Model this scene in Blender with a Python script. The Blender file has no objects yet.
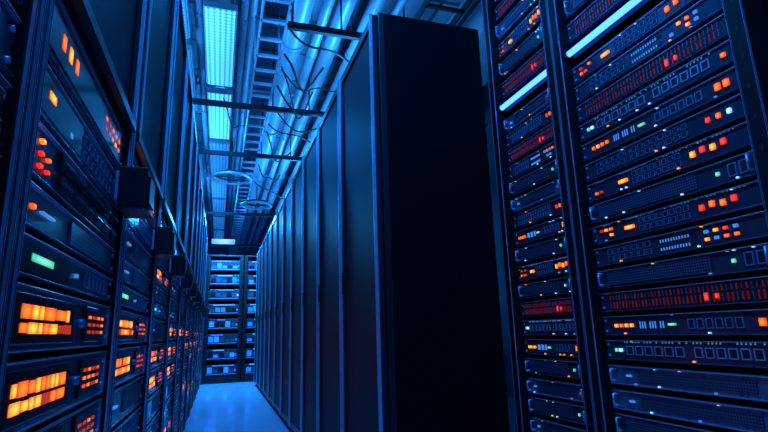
import bpy, bmesh, math, random
from mathutils import Vector, Matrix
random.seed(7)
scene=bpy.context.scene
COL=scene.collection
scene.view_settings.view_transform='Standard'
scene.view_settings.look='None'

# ---------------- materials ----------------
def nodes(name):
    m=bpy.data.materials.new(name); m.use_nodes=True
    nt=m.node_tree
    return m,nt,nt.nodes['Principled BSDF']
def surf(name,c,rough=.4,metal=0.,noise=30.,var=.25,bump=.0,spec=.5):
    m,nt,b=nodes(name)
    tc=nt.nodes.new('ShaderNodeTexCoord'); n=nt.nodes.new('ShaderNodeTexNoise'); n.inputs['Scale'].default_value=noise
    n.inputs['Detail'].default_value=4
    nt.links.new(tc.outputs['Object'],n.inputs['Vector'])
    r=nt.nodes.new('ShaderNodeValToRGB')
    r.color_ramp.elements[0].color=(*[x*(1-var) for x in c],1); r.color_ramp.elements[1].color=(*[min(1,x*(1+var)) for x in c],1)
    nt.links.new(n.outputs['Fac'],r.inputs['Fac']); nt.links.new(r.outputs['Color'],b.inputs['Base Color'])
    mr=nt.nodes.new('ShaderNodeMapRange'); mr.inputs['To Min'].default_value=rough*.8; mr.inputs['To Max'].default_value=min(1,rough*1.25)
    nt.links.new(n.outputs['Fac'],mr.inputs['Value']); nt.links.new(mr.outputs['Result'],b.inputs['Roughness'])
    b.inputs['Metallic'].default_value=metal; b.inputs['Specular IOR Level'].default_value=spec
    if bump:
        bp=nt.nodes.new('ShaderNodeBump'); bp.inputs['Strength'].default_value=bump; bp.inputs['Distance'].default_value=.002
        nt.links.new(n.outputs['Fac'],bp.inputs['Height']); nt.links.new(bp.outputs['Normal'],b.inputs['Normal'])
    return m
def glow(name,c,s,hot=None,base=.5,spec=.5,rim=.5):
    """diffused LED lens: brighter hot core, dimmer rim"""
    m,nt,b=nodes(name); L=nt.links.new; N=nt.nodes.new
    b.inputs['Base Color'].default_value=(*[x*base for x in c],1)
    b.inputs['Roughness'].default_value=.4; b.inputs['Specular IOR Level'].default_value=spec
    b.inputs['Emission Color'].default_value=(*c,1)
    b.inputs['Emission Strength'].default_value=s
    if hot:
        tc=N('ShaderNodeTexCoord'); mp=N('ShaderNodeVectorMath'); mp.operation='SUBTRACT'; mp.inputs[1].default_value=(.5,.5,.5); L(tc.outputs['Generated'],mp.inputs[0])
        ml=N('ShaderNodeVectorMath'); ml.operation='MULTIPLY'; ml.inputs[1].default_value=(1,0,1); L(mp.outputs[0],ml.inputs[0])
        ln=N('ShaderNodeVectorMath'); ln.operation='LENGTH'; L(ml.outputs[0],ln.inputs[0])
        cr=N('ShaderNodeValToRGB'); cr.color_ramp.elements[0].position=.08; cr.color_ramp.elements[0].color=(*hot,1)
        cr.color_ramp.elements[1].position=.62; cr.color_ramp.elements[1].color=(*[x*rim for x in c],1)
        L(ln.outputs['Value'],cr.inputs['Fac']); L(cr.outputs['Color'],b.inputs['Emission Color'])
    return m
def perf(name,c,hole,pitch=.012,ax=('X','Z'),rad=.34,rough=.4,metal=.3,em=None,ems=0,spec=.5):
    m,nt,b=nodes(name); L=nt.links.new; N=nt.nodes.new
    tc=N('ShaderNodeTexCoord'); sp=N('ShaderNodeSeparateXYZ'); L(tc.outputs['Object'],sp.inputs[0])
    outs=[]
    for a in ax:
        mu=N('ShaderNodeMath'); mu.operation='MULTIPLY'; mu.inputs[1].default_value=1/pitch; L(sp.outputs[a],mu.inputs[0])
        fr=N('ShaderNodeMath'); fr.operation='FRACT'; L(mu.outputs[0],fr.inputs[0])
        su=N('ShaderNodeMath'); su.operation='SUBTRACT'; su.inputs[1].default_value=.5; L(fr.outputs[0],su.inputs[0])
        pw=N('ShaderNodeMath'); pw.operation='MULTIPLY'; L(su.outputs[0],pw.inputs[0]); L(su.outputs[0],pw.inputs[1]); outs.append(pw)
    ad=N('ShaderNodeMath'); ad.operation='ADD'; L(outs[0].outputs[0],ad.inputs[0]); L(outs[1].outputs[0],ad.inputs[1])
    lt=N('ShaderNodeMath'); lt.operation='LESS_THAN'; lt.inputs[1].default_value=rad*rad; L(ad.outputs[0],lt.inputs[0])
    mx=N('ShaderNodeMix'); mx.data_type='RGBA'; L(lt.outputs[0],mx.inputs[0]); mx.inputs[6].default_value=(*c,1); mx.inputs[7].default_value=(*hole,1)
    L(mx.outputs[2],b.inputs['Base Color']); b.inputs['Roughness'].default_value=rough; b.inputs['Metallic'].default_value=metal; b.inputs['Specular IOR Level'].default_value=spec
    if em:
        b.inputs['Emission Color'].default_value=(*em,1)
        ml=N('ShaderNodeMath'); ml.operation='MULTIPLY_ADD'; ml.inputs[1].default_value=ems*.65; ml.inputs[2].default_value=ems*.35; L(lt.outputs[0],ml.inputs[0]); L(ml.outputs[0],b.inputs['Emission Strength'])
    return m
M={}
M['frame']=surf('rack_frame_paint',(.012,.018,.027),.35,.3)
M['black']=surf('black_powder_coat',(.007,.010,.014),.5,.1,bump=.3,spec=.3)
M['postb']=surf('black_post_paint',(.005,.007,.010),.45,.1,spec=.22)
M['side']=surf('side_panel_paint',(.002,.003,.005),.65,0,noise=8,spec=.06)
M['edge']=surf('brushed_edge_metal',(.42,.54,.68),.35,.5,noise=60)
M['face']=surf('faceplate_paint',(.030,.050,.078),.22,.3)
M['facel']=surf('faceplate_silver',(.14,.21,.30),.28,.5)
M['screen']=surf('screen_glass',(.006,.007,.01),.12,0)
M['port']=surf('port_plastic',(.13,.22,.34),.4,.1)
M['hole']=surf('port_cavity',(.004,.004,.006),.6,0)
M['perf']=perf('perforated_steel',(.0125,.019,.028),(.001,.0015,.0025),rough=.55,metal=0,spec=.2)
M['vent']=perf('vent_grille',(.07,.11,.17),(.004,.004,.006),pitch=.009)
M['o1']=glow('amber_light_bright',(1,.14,.006),2.6,hot=(1,.36,.04),rim=.6)
M['o2']=glow('amber_light',(1,.09,.005),1.8,hot=(1,.20,.014),rim=.5)
M['o3']=glow('amber_light_dim',(1,.06,.006),.45)
M['r1']=glow('red_light',(1,.02,.01),1.6,hot=(1,.06,.03))
M['r2']=glow('red_light_dim',(.9,.02,.03),.11)
M['g1']=glow('green_light',(.04,1,.5),1.0,hot=(.3,1,.7))
M['c1']=glow('cyan_light',(.12,.5,1),2.2,hot=(.5,.8,1))
M['c2']=glow('pale_blue_readout',(.08,.38,1),.55)
M['b1']=glow('blue_light',(.01,.2,1),.8)
M['tube']=glow('reflection_tube',(.035,.15,1),6.,base=.02,spec=0)  # emission stands in for a ceiling luminaire mirrored in rack glass
M['endtube']=glow('end_rack_strip',(.02,.24,1),.9)
M['endtubeb']=glow('end_rack_strip_bright',(.04,.32,1),1.5)
M['galv']=surf('galvanised_steel',(.26,.37,.48),.38,.3,noise=12)
M['duct']=surf('duct_sheet',(.28,.39,.5),.38,.2,noise=5)
M['louver']=perf('light_louver',(.3,.4,.5),(.6,.8,1),pitch=.045,ax=('X','Y'),rad=.38,metal=0,em=(.07,.42,1),ems=1.7)
M['louverd']=perf('light_louver_dim',(.12,.18,.25),(.3,.4,.5),pitch=.045,ax=('X','Y'),rad=.38,metal=0,em=(.02,.28,1),ems=.6)
M['cable']=surf('cable_rubber',(.006,.009,.014),.5,0)
m,nt,b=nodes('floor_vinyl'); br=nt.nodes.new('ShaderNodeTexNoise'); tc=nt.nodes.new('ShaderNodeTexCoord'); br.inputs['Scale'].default_value=1.3; br.inputs['Detail'].default_value=6
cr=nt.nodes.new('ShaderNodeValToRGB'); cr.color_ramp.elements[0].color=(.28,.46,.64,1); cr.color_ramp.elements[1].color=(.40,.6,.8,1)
nt.links.new(tc.outputs['Object'],br.inputs['Vector']); nt.links.new(br.outputs['Fac'],cr.inputs['Fac']); nt.links.new(cr.outputs['Color'],b.inputs['Base Color'])
mr=nt.nodes.new('ShaderNodeMapRange'); mr.inputs['To Min'].default_value=.04; mr.inputs['To Max'].default_value=.16; nt.links.new(br.outputs['Fac'],mr.inputs['Value']); nt.links.new(mr.outputs['Result'],b.inputs['Roughness'])
b.inputs['Specular IOR Level'].default_value=.9
M['floor']=m
m,nt,b=nodes('ceiling_slab'); br=nt.nodes.new('ShaderNodeTexBrick'); tc=nt.nodes.new('ShaderNodeTexCoord')
br.offset=0; br.inputs['Scale'].default_value=1; br.inputs['Brick Width'].default_value=.6; br.inputs['Row Height'].default_value=.6; br.inputs['Mortar Size'].default_value=.02
br.inputs['Color1'].default_value=(.15,.22,.30,1); br.inputs['Color2'].default_value=(.07,.11,.16,1); br.inputs['Mortar'].default_value=(.02,.03,.04,1)
nt.links.new(tc.outputs['Object'],br.inputs['Vector']); nt.links.new(br.outputs['Color'],b.inputs['Base Color']); b.inputs['Roughness'].default_value=.6
M['ceil']=m
M['wall']=surf('painted_wall',(.06,.09,.14),.7,0,noise=3,bump=.2)

# ---------------- mesh builder ----------------
class B:
    def __init__(s): s.bm=bmesh.new(); s.m=[]
    def mi(s,k):
        if k not in s.m: s.m.append(k)
        return s.m.index(k)
    def box(s,x0,x1,y0,y1,z0,z1,k,bev=0):
        v=bmesh.ops.create_cube(s.bm,size=1)['verts']
        for q in v: q.co=Vector(((x0+x1)/2+q.co.x*(x1-x0),(y0+y1)/2+q.co.y*(y1-y0),(z0+z1)/2+q.co.z*(z1-z0)))
        i=s.mi(k)
        for f in {f for q in v for f in q.link_faces}: f.material_index=i
        if bev: bmesh.ops.bevel(s.bm,geom=list({e for q in v for e in q.link_edges}),offset=bev,segments=2,affect='EDGES',profile=.5)
        return s
    def cyl(s,p0,p1,r,k,seg=12):
        p0=Vector(p0);p1=Vector(p1);d=p1-p0
        mt=Matrix.Translation((p0+p1)/2)@d.to_track_quat('Z','Y').to_matrix().to_4x4()
        v=bmesh.ops.create_cone(s.bm,cap_ends=True,segments=seg,radius1=r,radius2=r,depth=d.length,matrix=mt)['verts']
        i=s.mi(k)
        for f in {f for q in v for f in q.link_faces}: f.material_index=i; f.smooth=len(f.verts)==4
        return s
    def tube(s,pts,r,k,t=8):
        i=s.mi(k); rings=[]; n=len(pts)
        for a in range(n):
            p=Vector(pts[a]); d=(Vector(pts[min(a+1,n-1)])-Vector(pts[max(a-1,0)])).normalized()
            x=d.cross(Vector((0,0,1))).normalized(); y=x.cross(d)
            rings.append([s.bm.verts.new(p+x*r*math.cos(2*math.pi*j/t)+y*r*math.sin(2*math.pi*j/t)) for j in range(t)])
        for a in range(n-1):
            for j in range(t):
                f=s.bm.faces.new((rings[a][j],rings[a][(j+1)%t],rings[a+1][(j+1)%t],rings[a+1][j])); f.material_index=i; f.smooth=True
        s.bm.faces.new(rings[0]); s.bm.faces.new(rings[-1])
        return s
    def torus(s,c,R,r,k,n=40,t=10,sz=1):
        i=s.mi(k); rings=[]
        for a in range(n):
            A=2*math.pi*a/n; ring=[]
            for j in range(t):
                T=2*math.pi*j/t; rr=R+r*math.cos(T)
                ring.append(s.bm.verts.new((c[0]+rr*math.cos(A),c[1]+rr*math.sin(A),c[2]+r*sz*math.sin(T))))
            rings.append(ring)
        for a in range(n):
            for j in range(t):
                f=s.bm.faces.new((rings[a][j],rings[(a+1)%n][j],rings[(a+1)%n][(j+1)%t],rings[a][(j+1)%t])); f.material_index=i; f.smooth=True
        return s
    def done(s,name):
        me=bpy.data.meshes.new(name); s.bm.normal_update(); s.bm.to_mesh(me); s.bm.free()
        for k in s.m: me.materials.append(M[k])
        return me
def ob(name,me,parent=None,loc=(0,0,0),rot=0,**kw):
    o=bpy.data.objects.new(name,me); o.location=loc; o.rotation_euler=(0,0,rot); COL.objects.link(o)
    if parent: o.parent=parent
    for k,v in kw.items(): o[k]=v
    return o
def emp(name,loc,rot,**kw):
    o=ob(name,None,None,loc,rot,**kw); o.empty_display_size=.1; return o
CACHE={}
def cached(key,fn):
    if key not in CACHE: CACHE[key]=fn()
    return CACHE[key]
def boxmesh(name,dims,k,bev=0):
    key=('bx',name,tuple(round(d,4) for d in dims),k,bev)
    return cached(key,lambda:B().box(*dims,k,bev).done(name))

# ---------------- structure ----------------
def struct(name,dims,k): return ob(name,B().box(*dims,k).done(name),kind='structure')
XL,XR,YB,YF,ZC=-3.0,3.6,15.0,-2.5,3.75
struct('floor',(XL,XR,YF,YB,-.1,0),'floor')
struct('ceiling',(XL,XR,YF,YB,ZC,ZC+.1),'ceil')
struct('wall_back',(XL,XR,YB,YB+.1,0,ZC),'wall')
struct('wall_front',(XL,XR,YF-.1,YF,0,ZC),'wall')
struct('wall_left',(XL-.1,XL,YF,YB,0,ZC),'wall')
struct('wall_right',(XR,XR+.1,YF,YB,0,ZC),'wall')

# ---------------- devices ----------------
def device_parts(kind,W,H,seed=0):
    P=[]; z0=.003; z1=H-.003; hw=W/2
    fk='facel' if kind in('silver',) else 'face'
    def fp():
        b=B(); b.box(-hw,hw,-.004,.012,z0,z1,fk,.003)
        b.box(-hw+.004,hw-.004,-.011,-.003,z1-.005,z1-.001,'edge',.001)
        b.box(-hw+.004,hw-.004,-.011,-.003,z0+.001,z0+.004,'edge' if kind in('silver','display') else 'facel',.001)
        if kind=='display':
            b.box(-hw+.004,-hw+.009,-.011,-.003,z0+.001,z1-.001,'edge',.001); b.box(hw-.009,hw-.004,-.011,-.003,z0+.001,z1-.001,'edge',.001)
        for sx in(-1,1):
            for zz in (H*.25,H*.75): b.cyl((sx*(hw-.016),-.008,zz),(sx*(hw-.016),0,zz),.005,'edge',8)
        return b.done('faceplate')
    P.append(('chassis',boxmesh('chassis',(-hw+.02,hw-.02,.012,.38,z0,z1),'black',.002),(0,0,0)))
    P.append(('faceplate',cached(('fp',kind,W,H),fp),(0,0,0)))
    def handles():
        for sx in(-1,1):
            def hm():
                b=B(); b.cyl((0,-.028,z0+.012),(0,-.028,z1-.012),.004,'edge',8); b.cyl((0,-.028,z0+.014),(0,0,z0+.014),.004,'edge',8); b.cyl((0,-.028,z1-.014),(0,0,z1-.014),.004,'edge',8); return b.done('handle')
            P.append(('handle',cached(('hd',H),hm),(sx*(hw-.032),0,0)))
    def led(x,z,w,h,k,name='indicator_light'):
        P.append((name,boxmesh(name,(-w/2,w/2,-.0102,-.004,-h/2,h/2),k),(x,0,z)))
    def ports(x0,x1,n,rows=1,name='port_block',hh=None,zc0=None,mk='port'):
        def f():
            b=B(); w=(x1-x0)/n
            for r in range(rows):
                zc=zc0*H if zc0 else H*(r+1)/(rows+1); ph=hh or H*.5/rows
                for i in range(n):
                    a=x0+i*w+w*.12; c=x0+(i+1)*w-w*.12; t=min(w,ph)*.10
                    b.box(a,c,-.008,-.002,zc-ph/2,zc-ph/2+t,mk); b.box(a,c,-.008,-.002,zc+ph/2-t,zc+ph/2,mk)
                    b.box(a,a+t,-.008,-.002,zc-ph/2,zc+ph/2,mk); b.box(c-t,c,-.008,-.002,zc-ph/2,zc+ph/2,mk)
                    b.box(a+t,c-t,-.0065,-.002,zc-ph/2+t,zc+ph/2-t,'hole')
            return b.done(name)
        P.append((name,cached((name,kind,W,H,x0,x1,n,rows,zc0),f),(0,0,0)))
    def ticks(x0,x1,n,z,h,mk='c2'):
        def f():
            b=B(); r_=random.Random(n)
            b.box(x0-.004,x1+.004,-.0055,-.002,z*H-h*H/2-.001,z*H+h*H/2+.001,'hole')
            for i in range(n):
                if r_.random()<.25: continue
                x=x0+(x1-x0)*i/(n-1); b.box(x-.0022,x+.0022,-.007,-.004,z*H-h*H/2,z*H+h*H/2,mk)
            return b.done('marking_strip')
        P.append(('marking_strip',cached(('tk',kind,W,H,x0,x1,n,z),f),(0,0,0)))
    def screen(x0,x1): P.append(('display_screen',boxmesh('display_screen',(x0,x1,-.009,-.003,H*.14,H*.86),'screen',.002),(0,0,0)))
    rnd=random.Random(kind+str(round(H*1000))+str(seed))
    if kind=='display':
        screen(-.43*W,.02*W)
        rows=((.37,.16),(.60,.20))
        for zc,hh in rows:
            x=-.40*W
            while x<-.06*W:
                w=rnd.choice([.035,.05,.065,.09])*W; w=min(w,-.01*W-x)
                led(x+w/2,H*zc,w-.008*W,H*hh*rnd.choice([1,1,.85]),rnd.choice(['o1','o1','o2','o2','o3']),'display_segment'); x+=w
        P.append(('knob',cached(('knob',),lambda:B().cyl((0,-.018,0),(0,0,0),.009,'facel',16).done('knob')),(.085*W,0,H*.5)))
        screen(.15*W,.43*W)
        for r in range(3):
            for i in range(4): led(.20*W+i*.058*W,H*(.34+.15*r),.036*W,H*.065,rnd.choice(['o2','o2','o3','o3','r1']))
    elif kind=='amber':
        screen(-.44*W,.44*W)
        for i in range(3): led(-.34*W+i*.06*W,H*.5,.026*W,H*.24,['o2','o1','o2'][i],'display_segment')
        for r in range(2):
            for i in range(5): led(.16*W+i*.055*W,H*(.40+.2*r),.026*W,H*.08,rnd.choice(['o1','o2','o3']))
        ticks(-.1*W,.1*W,12,.5,.2)
    elif kind=='status':
        screen(-.44*W,-.08*W); led(-.3*W,H*.5,.15*W,H*.18,'g1','display_segment')
        ports(.1*W,.42*W,6,1); led(0,H*.5,.012,.008,'c2')
    elif kind=='grid':
        screen(-.46*W,-.1*W); led(-.37*W,H*.55,.045*W,H*.15,'o1'); ports(-.06*W,.42*W,9,2)
        led(-.2*W,H*.35,.02*W,H*.1,'c2'); ticks(-.3*W,-.12*W,10,.65,.12)
    elif kind=='slit':
        P.append(('vent_grille',boxmesh('vent_grille',(-.1*W,.44*W,-.008,-.002,H*.2,H*.8),'vent'),(0,0,0)))
        led(-.3*W,H*.5,.09*W,H*.05,'c2'); led(-.4*W,H*.5,.018*W,H*.10,'o2')
    elif kind=='bays':
        for r in range(2):
            for i in range(6):
                def f():
                    b=B(); b.box(-.055*W,.055*W,-.012,-.002,-H*.17,H*.17,'black',.002); b.box(-.045*W,.045*W,-.016,-.011,-H*.02,H*.03,'facel',.001); return b.done('drive_bay')
                P.append(('drive_bay',cached(('db',W,H),f),(-.2*W+i*.122*W,0,H*(.29+.42*r))))
        for r in range(3): led(-.39*W,H*(.28+.22*r),.018*W,H*.065,['r1','r1','o1'][r])
        led(-.34*W,H*.5,.016*W,H*.06,'o2'); led(-.34*W,H*.28,.016*W,H*.06,'r1')
    elif kind=='server':
        P.append(('vent_grille',boxmesh('vent_grille',(-.42*W,.2*W,-.008,-.002,H*.2,H*.8),'vent'),(0,0,0)))
        led(.3*W,H*.5,.015*W,H*.15,'g1'); ports(.34*W,.44*W,2,1); handles()
    elif kind=='silver':
        P.append(('vent_grille',boxmesh('vent_grille',(-.3*W,.3*W,-.008,-.002,H*.3,H*.7),'vent'),(0,0,0)))
        led(-.36*W,H*.5,.03*W,H*.1,'c2'); led(.36*W,H*.5,.03*W,H*.12,'o3'); handles()
    elif kind=='squares':
        ports(-.36*W,.0,6,1,hh=H*.4,mk='edge'); ports(.04*W,.36*W,6,1,hh=H*.4,mk='edge')
        for i in range(2): led(-.42*W+i*.03*W,H*.5,.018*W,H*.16,'c1' if i else 'g1')
        led(.42*W,H*.5,.02*W,H*.16,'o2'); ticks(-.36*W,.36*W,40,.86,.06)
    elif kind=='fins':
        def f():
            b=B()
            b.box(-.44*W,.44*W,-.0045,-.002,H*.12,H*.88,'hole')
            for i in range(40):
                x=-.42*W+i*.84*W/39; b.box(x-.0022*W,x+.0022*W,-.008,-.003,H*.18,H*.5,'r2' if i%3 else 'facel')
                b.box(x-.0022*W,x+.0022*W,-.008,-.003,H*.58,H*.82,'r2' if (i*7)%5<2 else 'facel')
            return b.done('heat_fins')
        P.append(('heat_fins',cached(('fins',W,H),f),(0,0,0)))
        led(.15*W,H*.4,.018*W,H*.3,'r1'); led(.2*W,H*.4,.014*W,H*.2,'r1')
    elif kind=='orange':
        for i in range(4): led(-.4*W+i*.035*W,H*.5,.018*W,H*.16,rnd.choice(['o1','o2']))
        led(-.05*W,H*.5,.04*W,H*.10,'g1'); ports(.03*W,.3*W,6,1,hh=H*.4); ticks(-.24*W,-.1*W,10,.5,.3)
        for i in range(2): led(.37*W+i*.04*W,H*.5,.024*W,H*.28,'o2')
    elif kind=='orangetwo':
        for r in range(2):
            for i in range(3):
                if rnd.random()<.75: led(-.42*W+i*.035*W,H*(.36+.28*r),.018*W,H*.12,rnd.choice(['o1','o2','o3','r1']))
        led(-.22*W,H*.5,.06*W,H*.16,'o1','display_segment'); ports(-.16*W,.14*W,8,2)
        for i in range(4):
            if rnd.random()<.8: led(.2*W+i*.05*W,H*.5+(i%2)*H*.06,.022*W,H*.24,rnd.choice(['o1','o2','r1']))
        ticks(-.4*W,.4*W,44,.9,.05)
    elif kind=='cyan':
        for i in range(3): led(.3*W+i*.05*W,H*.5,.018*W,H*.2,['r1','o2','c1'][i])
        ports(-.4*W,.2*W,14,2)
    elif kind=='ports':
        ports(-.4*W,-.1*W,7,2); ticks(-.06*W,.14*W,14,.3,.12); ticks(-.06*W,.14*W,14,.65,.12)
        for r in range(2):
            for i in range(4):
                if rnd.random()<.8: led(.2*W+i*.045*W,H*(.35+.3*r),.018*W,H*.12,rnd.choice(['o2','r1','o1','c2','c2']))
    if kind in('server','silver','squares','orange','cyan','orangetwo','ports') and seed:
        for q in range(rnd.randint(3,5)): led(rnd.uniform(-.4,.4)*W,H*rnd.choice([.14,.9]),.010*W,H*.06,rnd.choice(['c1','c2','o1','c1']))
    return P
def merged(kind,W,H):
    def f():
        bm=bmesh.new(); mats=[]
        for n,me,loc in device_parts(kind,W,H):
            mp={}
            for i,mt in enumerate(me.materials):
                if mt not in mats: mats.append(mt)
                mp[i]=mats.index(mt)
            n0=len(bm.faces); v0=len(bm.verts); bm.from_mesh(me); bm.faces.ensure_lookup_table(); bm.verts.ensure_lookup_table()
            for q in bm.verts[v0:]: q.co+=Vector(loc)
            for fc in bm.faces[n0:]: fc.material_index=mp.get(fc.material_index,0)
        me=bpy.data.meshes.new('rack_device'); bm.to_mesh(me); bm.free()
        for mt in mats: me.materials.append(mt)
        return me
    return cached(('mg',kind,W,H),f)
INFO={'display':('display_unit','rack-mounted unit with amber segmented display and knob','amber display units in racks'),
'amber':('display_unit','black rack unit with amber bars on a dark screen','amber bar units in racks'),
'status':('status_unit','rack unit with glowing green readout and small ports','green readout units in racks'),
'grid':('network_switch','rack switch with two rows of ports and an amber light','amber lit switches in racks'),
'slit':('rack_server','dark rack server with vent grille and pale blue light','vented rack servers'),
'bays':('storage_server','storage server with two rows of drive bays, amber lights','storage servers in racks'),
'server':('rack_server','dark rack server with vent grille, handles, green light','vented rack servers with handles'),
'silver':('rack_server','silver faced rack server with vent and two handles','silver rack servers'),
'squares':('patch_panel','patch panel with pale square ports and cyan light','patch panels in racks'),
'fins':('blade_chassis','chassis of thin upright fins glowing dim red','red finned chassis in racks'),
'orange':('network_switch','rack switch with amber lights at ends, green light','amber and green switches'),
'orangetwo':('network_switch','rack switch with many amber and red lights','many light switches'),
'cyan':('patch_panel','dense port panel with red, amber and cyan lights','dense port panels'),
'ports':('network_switch','port switch with amber and red light cluster','port switches')}
CNT=[0]
def place_device(kind,W,H,loc,rot,full=True):
    n,lab,grp=INFO[kind]
    if not full:
        return ob(n,merged(kind,W,H),None,loc,rot,label=lab,category='server',group=grp)
    e=emp(n,loc,rot,label=lab,category='server',group=grp); CNT[0]+=1
    for pn,me,l in device_parts(kind,W,H,CNT[0]): ob(pn,me,e,l)
    return e

# ---------------- racks ----------------
def open_rack(loc,rot,W,D,H,zdev,post,label,group,hood=True,proud=.0,pk='frame',ew=.005,rail='edge'):
    e=emp('server_rack',loc,rot,label=label,category='server rack',group=group)
    hw=W/2
    def postm():
        b=B(); b.box(-post/2,post/2,-proud-.02,.04,.0,H,pk,.004)
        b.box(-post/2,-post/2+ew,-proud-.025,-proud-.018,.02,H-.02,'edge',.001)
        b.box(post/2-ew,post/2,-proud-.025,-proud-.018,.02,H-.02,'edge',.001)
        n=int(H/.09)
        for i in range(n): b.box(-.004,.004,-proud-.0215,-proud-.019,.06+i*.09,.075+i*.09,'hole')
        return b.done('post')
    pm=cached(('post',post,H,proud),postm)
    for sx in(-1,1): ob('post',pm,e,(sx*(hw-post/2),0,0))
    for sx in(-1,1): ob('rear_post',boxmesh('rear_post',(-.02,.02,D-.04,D,0,H),'frame',.003),e,(sx*(hw-.02),0,0))
    for sx in(-1,1): ob('side_panel',boxmesh('side_panel',(-.004,.004,.04,D-.04,.03,H-.03),'side'),e,(sx*(hw-.006),0,0))
    ob('back_panel',boxmesh('back_panel',(-hw+.04,hw-.04,D-.015,D-.005,.03,H-.03),'perf'),e)
    ob('top_panel',boxmesh('top_panel',(-hw+post,hw-post,-.01,D-.04,H-.03,H),'frame',.003),e)
    ob('plinth',boxmesh('plinth',(-hw+post,hw-post,-.01,D-.04,0,.12),'black',.003),e)
    for sx in(-1,1): ob('mounting_rail',boxmesh('mounting_rail',(-.012,.012,.0125,.03,.12,H-.03),rail),e,(sx*(hw-post-.006),0,0))
    if zdev:
        def bl():
            b=B(); x0=-hw+post; x1=hw-post
            b.box(x0,x1,-.012,0,zdev,H-.03,'perf')
            b.box(x0,x1,-.035,-.012,zdev,zdev+.03,'frame',.003); b.box(x0,x1,-.03,-.012,H-.07,H-.03,'frame',.003)
            for x in(x0,x1-.03): b.box(x,x+.03,-.03,-.012,zdev+.03,H-.07,'frame',.003)
            b.box(x0+.03,x0+.034,-.034,-.028,zdev+.03,H-.07,'edge'); b.box(x1-.036,x1-.03,-.038,-.028,zdev+.03,H-.07,'edge')
            return b.done('upper_door')
        ob('upper_door',cached(('ud',W,H,zdev,post),bl),e)
    if hood:
        def hd():
            b=B(); b.box(-.07,.07,-.095,-.026,0,.115,'black',.006); b.box(-.05,.05,-.101,-.095,.02,.095,'frame',.003); b.box(-.07,.07,-.026,-.019,.02,.1,'edge'); return b.done('cable_hood')
        ob('cable_hood',cached(('hood',),hd),e,(hw-.10,0,1.21))
    return e

LX=-.293; LSTACK=[(.14,.11,'bays'),(.26,.11,'display'),(.38,.11,'status'),(.50,.11,'grid'),(.62,.11,'display'),(.735,.115,'display'),(.855,.11,'display'),(.97,.07,'status'),(1.045,.075,'slit'),(1.125,.095,'bays'),(1.225,.095,'grid'),(1.335,.12,'amber')]
for i in range(-1,11):
    yc=.79+.8*i+.4
    open_rack((LX,yc,0),math.pi/2,.796,.8,2.7,1.47,.03,'tall black open rack with perforated upper door, blue-lit edges','racks along the aisle with amber displays',hood=i>=0,pk='postb',ew=.003,rail='frame')
    st=list(LSTACK)
    rr=random.Random(i+50)
    if i>=1:
        for a in range(len(st)):
            if rr.random()<.45: st[a]=(st[a][0],st[a][1],rr.choice(['display','status','grid','slit','bays','slit']))
    for z,h,k in st:
        place_device(k,.732,h,(LX,yc,z),math.pi/2,full=(i<=3 and i>=0))

CX=.68
def cabinet(loc,rot,W,D,H):
    e=emp('server_cabinet',loc,rot,label='closed black server cabinet with perforated door in a row',category='server rack',group='closed cabinets in the row')
    hw=W/2
    ob('body',cached(('cb',W,D,H),lambda:B().box(-hw,hw,.03,D,.05,H,'side',.004).done('body')),e)
    def pm():
        b=B(); b.box(-.02,.02,-.0,.03,.05,H,'frame',.003); return b.done('post')
    for sx in(-1,1): ob('post',cached(('cp',H),pm),e,(sx*(hw-.02),0,0))
    ob('plinth',boxmesh('plinth',(-hw+.01,hw-.01,.02,D-.01,0,.05),'black'),e)
    def dm():
        b=B(); x0=-hw+.008; x1=hw-.008
        b.box(x0+.03,x1-.03,-.022,-.012,.1,H-.05,'perf')
        for x in(x0,x1-.034): b.box(x,x+.034,-.032,-.002,.06,H-.01,'frame',.004)
        b.box(x0,x0+.005,-.040,-.03,.06,H-.01,'edge'); b.box(x1-.009,x1,-.044,-.03,.06,H-.01,'edge')
        b.box(x0+.03,x1-.03,-.032,-.002,.06,.1,'frame',.003); b.box(x0+.03,x1-.03,-.032,-.002,H-.06,H-.01,'frame',.003)
        return b.done('door')
    d=ob('door',cached(('cd',W,H),dm),e)
    ob('handle',cached(('chd',),lambda:B().box(-.006,.006,-.040,-.031,1.08,1.2,'frame',.002).done('handle')),d,(-hw+.03,0,0))
    return e
for i in range(11):
    cabinet((CX,2.065+.7*i+.35,0),-math.pi/2,.696,.55,2.40)

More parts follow.
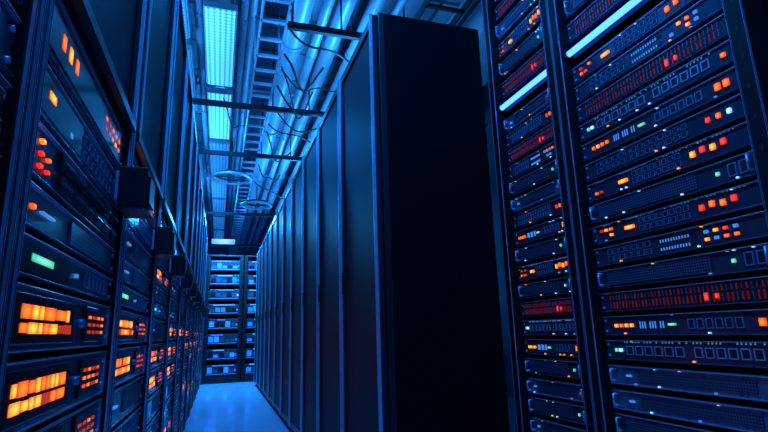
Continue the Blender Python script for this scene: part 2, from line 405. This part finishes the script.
RX=1.42
RST=['server','ports','server','silver','server','silver','silver','squares','orange','fins','server','ports','orangetwo','server','orangetwo','cyan','orange','squares','fins','ports','orangetwo']
RST2=['silver','server','ports','silver','server','silver','server','orange','squares','fins','server','orangetwo','server','orange','cyan','silver','server','ports','fins','cyan','silver']
UP=['fins','server','orangetwo','silver','fins','cyan','silver']
for (y0,y1,seq) in ((.87,1.685,RST),(1.685,2.24,RST2)):
    W=y1-y0; yc=(y0+y1)/2; pw=.05
    open_rack((RX,yc,0),-math.pi/2,W-.004,.9,2.95,None,pw,'tall open black rack packed with glowing switches and servers','racks packed with switches',hood=False,proud=.03,pk='postb',ew=.003,rail='frame')
    z=.13
    for k in seq:
        h=.078 if k!='silver' else .074
        place_device(k,W-2*pw-.01,h,(RX,yc,z),-math.pi/2); z+=.0875
    def tb():  # glowing tube added in place of a ceiling light's reflection in glass
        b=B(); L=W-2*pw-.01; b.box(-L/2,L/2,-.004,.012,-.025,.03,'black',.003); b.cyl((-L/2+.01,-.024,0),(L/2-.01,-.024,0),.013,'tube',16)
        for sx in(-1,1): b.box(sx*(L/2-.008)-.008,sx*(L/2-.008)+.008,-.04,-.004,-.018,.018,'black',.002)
        return b.done('reflection_tube')
    ob('reflection_strip',tb(),None,(RX,yc,2.02),-math.pi/2,label='bright blue glowing tube standing in for a ceiling light reflected in glass',category='light',group='reflection tubes in racks')
    z=2.08
    for k in UP:
        place_device(k,W-2*pw-.01,.09,(RX,yc,z),-math.pi/2); z+=.115

for j,xc in enumerate((.08,.80)):
    open_rack((xc,10.45,0),0,.70,.7,2.45,None,.05,'black rack across the end of the aisle, blue lit','racks across the end of the aisle',hood=False,pk='postb',ew=.002,rail='frame')
    z=.14; rq=random.Random(3+j)
    for a in range(8):
        def f():
            b=B(); b.box(-.278,.278,0,.4,0,.2,'face',.004); b.box(-.27,.27,-.006,0,.02,.035,'port')
            for q in range(5):
                k=rq.choice(['vent','b1','screen','endtube','vent','screen']); zt=rq.choice([.10,.13,.155]); b.box(-.255+q*.1,-.17+q*.1,-.006,0,.05,zt,k)
            b.box(-.26+rq.random()*.15,rq.random()*.25,-.012,0,.175,.190,'endtubeb' if (j or a in(1,4,6)) else 'endtube')
            b.box(.24,.265,-.012,0,.07,.11,rq.choice(['c1','b1','b1']))
            return b.done('blue_server')
        ob('rack_server',f(),None,(xc,10.45,z),0,label='rack server glowing blue at the end of aisle',category='server',group='blue servers at aisle end'); z+=.285

# ---------------- ceiling services ----------------
def top(name,b,label,cat,**kw): return ob(name,b.done(name),None,kw.pop('loc',(0,0,0)),label=label,category=cat,**kw)
for (lx,wd,y0) in ((-.09,.115,2.2),(-.40,.05,2.9)):
  for i in range(8):
    y=y0+i*1.5
    if lx<-.2 and i not in(0,1,3): continue
    dim=(i>2) or lx<-.2
    e=emp('ceiling_light',(lx,y,3.38),0,label='long perforated luminaire glowing %s blue under the ceiling'%('dim' if dim else 'bright'),category='light',group='luminaires along the ceiling')
    ob('housing',cached(('lh',wd),lambda:B().box(-wd-.015,wd+.015,0,1.3,.012,.07,'galv',.004).done('housing')),e)
    ob('diffuser',boxmesh('diffuser',(-wd,wd,.01,1.29,0,.012),'louverd' if dim else 'louver'),e)
    for yy in(.15,1.15):
        for x in(-wd*.9,wd*.9): ob('hanger_rod',cached(('lr',),lambda:B().cyl((0,0,.07),(0,0,ZC-3.38),.005,'galv',8).done('hanger_rod')),e,(x,yy,0))
b=B(); b.box(-.25,.30,12.0,12.3,3.0,3.06,'galv',.004); b.box(-.23,.28,12.02,12.28,2.985,3.0,'c1'); b.box(-.23,.28,11.99,12.0,3.0,3.05,'c1')
for x in(-.15,.2): b.cyl((x,12.15,3.06),(x,12.15,ZC),.006,'galv',8)
top('ceiling_light',b,'wide bright fixture hung across the end aisle','light')
def tray(x,w,z,y1=14.8,mk='galv'):
    b=B(); b.box(x-w/2,x-w/2+.012,1.5,y1,z,z+.06,mk); b.box(x+w/2-.012,x+w/2,1.5,y1,z,z+.06,mk)
    y=1.6
    while y<y1-.1: b.box(x-w/2,x+w/2,y,y+.03,z,z+.02,mk); y+=.25
    for yy in range(2,15,2):
        for s in(-1,1): b.cyl((x+s*(w/2),yy,z+.03),(x+s*(w/2),yy,ZC),.006,mk,8)
    top('cable_tray',b,'%s ladder cable tray hung below the ceiling'%('galvanised' if mk=='galv' else 'dark painted'),'cable tray',group='cable trays')
tray(.30,.20,3.12); tray(1.45,.3,3.1,mk='frame')
for x,z,r in((.10,3.55,.03),(.17,3.6,.035),(.52,3.40,.09),(-.27,3.55,.035),(.69,3.3,.04),(.86,3.42,.07),(1.06,3.35,.055),(1.22,3.3,.03),(1.8,3.4,.06),(-.55,3.2,.03)):
    b=B(); b.cyl((x,1.2,z),(x,14.9,z),r,'duct',20)
    for yy in range(2,15,2): b.cyl((x,yy,z),(x,yy+.05,z),r*1.18,'galv',20); b.cyl((x,yy+.02,z+r),(x,yy+.02,ZC),.006,'galv',8)
    top('ceiling_pipe',b,'pale service pipe running under the ceiling','pipe',group='ceiling pipes')
def ductm(x0,x1,z0,z1):
    b=B()
    for i in range(10): b.box(x0,x1,1.8+i*1.3,3.08+i*1.3,z0,z1,'duct',.008); b.box(x0-.02,x1+.02,3.06+i*1.3,3.11+i*1.3,z0-.02,z1+.02,'galv',.003)
    for yy in range(2,15,2):
        for x in(x0+.04,x1-.07): b.box(x,x+.03,yy,yy+.02,z1,ZC,'galv')
    top('air_duct',b,'rectangular sheet metal air duct under the ceiling','duct')
ductm(2.0,2.5,3.3,3.6); ductm(-1.15,-.65,3.3,3.62)
for y,x0,z in((3.2,.38,3.02),(4.62,-.6,3.02),(6.0,-.6,3.02),(9.2,-.6,3.02),(12.6,-.6,3.02)):
    b=B(); b.box(x0,1.65,y,y+.035,z-.03,z-.02,'black'); b.box(x0,1.65,y,y+.006,z-.02,z+.02,'black'); b.box(x0,1.65,y+.029,y+.035,z-.02,z+.02,'black')
    for x in(x0+.03,.415,.77,1.27): b.cyl((x,y+.017,z-.02),(x,y+.017,ZC),.007,'black',8)
    top('support_beam',b,'black steel channel hung across the aisle','beam',group='support beams')
for y,x0,x1,z in((2.9,.45,1.7,3.66),(4.2,.2,1.9,3.68),(5.6,-.5,1.3,3.68),(7.8,-.5,1.9,3.68),(8.9,.2,1.9,3.68)):
    b=B(); b.cyl((x0,y,z),(x1,y,z),.022,'galv',14)
    for x in(x0+.1,x1-.1): b.box(x,x+.03,y-.03,y+.03,z,ZC,'galv')
    top('cross_conduit',b,'thin metal conduit crossing under the ceiling','pipe',group='cross conduits')
for x,y,z,R in((.08,6.95,2.99,.26),(.52,8.4,2.99,.24)):
    b=B(); b.torus((0,0,0),R,.02,'galv'); b.torus((0,0,.04),R*.8,.014,'frame')
    b.cyl((-R,0,.02),(R,0,.02),.008,'black'); b.cyl((0,-R,.02),(0,R,.02),.008,'black'); b.cyl((0,0,.02),(0,0,ZC-z),.008,'black')
    top('ceiling_ring',b,'dark round cable hoop hanging from the ceiling','ring',loc=(x,y,z),group='round hanging hoops')
for k,(p0,p1,dr,r) in enumerate([((.42,4.75,3.10),(1.28,4.8,3.08),.22,.008),((.42,4.3,3.10),(1.28,4.4,3.08),.30,.010),((.42,5.2,3.10),(1.28,5.25,3.08),.16,.008),((1.29,3.3,3.08),(1.29,4.2,3.08),.2,.007),((.42,3.75,3.10),(.75,3.8,3.05),.2,.010),((.42,5.4,3.1),(.75,5.9,3.05),.2,.008),((.42,4.0,3.1),(1.0,4.1,3.05),.12,.007),((.42,6.6,3.1),(.75,7.0,3.1),.16,.008),((.42,3.4,3.1),(1.28,3.5,3.05),.16,.009),((.42,7.4,3.1),(1.28,7.5,3.05),.2,.009),((.42,3.95,3.1),(.74,4.25,3.05),.28,.007),((-.05,5.1,3.3),(.19,5.3,3.1),.14,.007)]):
    n=24; pts=[]
    for i in range(n):
        t=i/(n-1); p=Vector(p0).lerp(Vector(p1),t); pts.append((p.x,p.y+.05*math.sin(t*9+k)*t*(1-t)*4,p.z-dr*4*t*(1-t)*(1+.25*math.sin(t*7+k))))
    top('hanging_cable',B().tube(pts,r,'cable'),'black cable drooping between ceiling trays','cable',group='drooping cables')

# ---------------- lights ----------------
def area(loc,rot,size,sy,power,c):
    l=bpy.data.lights.new('area_lamp','AREA'); l.shape='RECTANGLE'; l.size=size; l.size_y=sy; l.energy=power; l.color=c
    o=bpy.data.objects.new('area_lamp',l); o.location=loc; o.rotation_euler=rot; COL.objects.link(o); return o
BL=(.012,.25,1); CY=(.04,.38,1)
for y,p in((3.5,40),(5.4,24),(7.0,46),(9.3,24)): area((.9,y,2.46),(math.pi,0,0),.25,.9,p,CY)  # added uplights over the cabinet tops, out of view, to brighten the ceiling
for y,p in((3.6,36),(6.2,42),(9.,34)): area((-.75,y,2.76),(math.pi,0,0),.3,1.,p,CY)  # same kind of added ceiling uplight, hidden above the left racks
for y,p in ((3.,24),(6.,48),(9.,80)): area((-.09,y,3.36),(0,0,0),.2,1.2,p,BL)
area((.2,9.7,3.0),(0,0,0),.6,.8,260,CY)  # added downlight without a fixture, brightens the far floor
area((.3,13,3.0),(0,0,0),2,2,130,BL)
area((.5,-1.2,2.9),(math.radians(55),0,math.radians(-10)),1.2,.8,10,BL)  # added fill from behind the camera, no fixture there
area((.25,.9,3.4),(0,math.radians(-40),0),.5,1.5,95,BL)  # added fill above the near aisle, gives the right racks their sheen
w=bpy.data.worlds.new('World'); scene.world=w; w.use_nodes=True
w.node_tree.nodes['Background'].inputs[0].default_value=(.01,.05,.2,1); w.node_tree.nodes['Background'].inputs[1].default_value=.1

# ---------------- camera ----------------
psi=math.radians(18.2); th=math.radians(12.9); ph=.03
d=Vector((math.sin(psi)*math.cos(th),math.cos(psi)*math.cos(th),math.sin(th)))
r=Vector((math.cos(psi),-math.sin(psi),0)); u=r.cross(d)
r2=r*math.cos(ph)-u*math.sin(ph); u2=u*math.cos(ph)+r*math.sin(ph)
cam=bpy.data.cameras.new('camera'); cam.sensor_width=36; cam.lens=502/768*36; cam.clip_start=.02
co=bpy.data.objects.new('camera',cam); COL.objects.link(co)
mt=Matrix((r2,u2,-d)).transposed().to_4x4(); mt.translation=Vector((0,0,.875)); co.matrix_world=mt
scene.camera=co
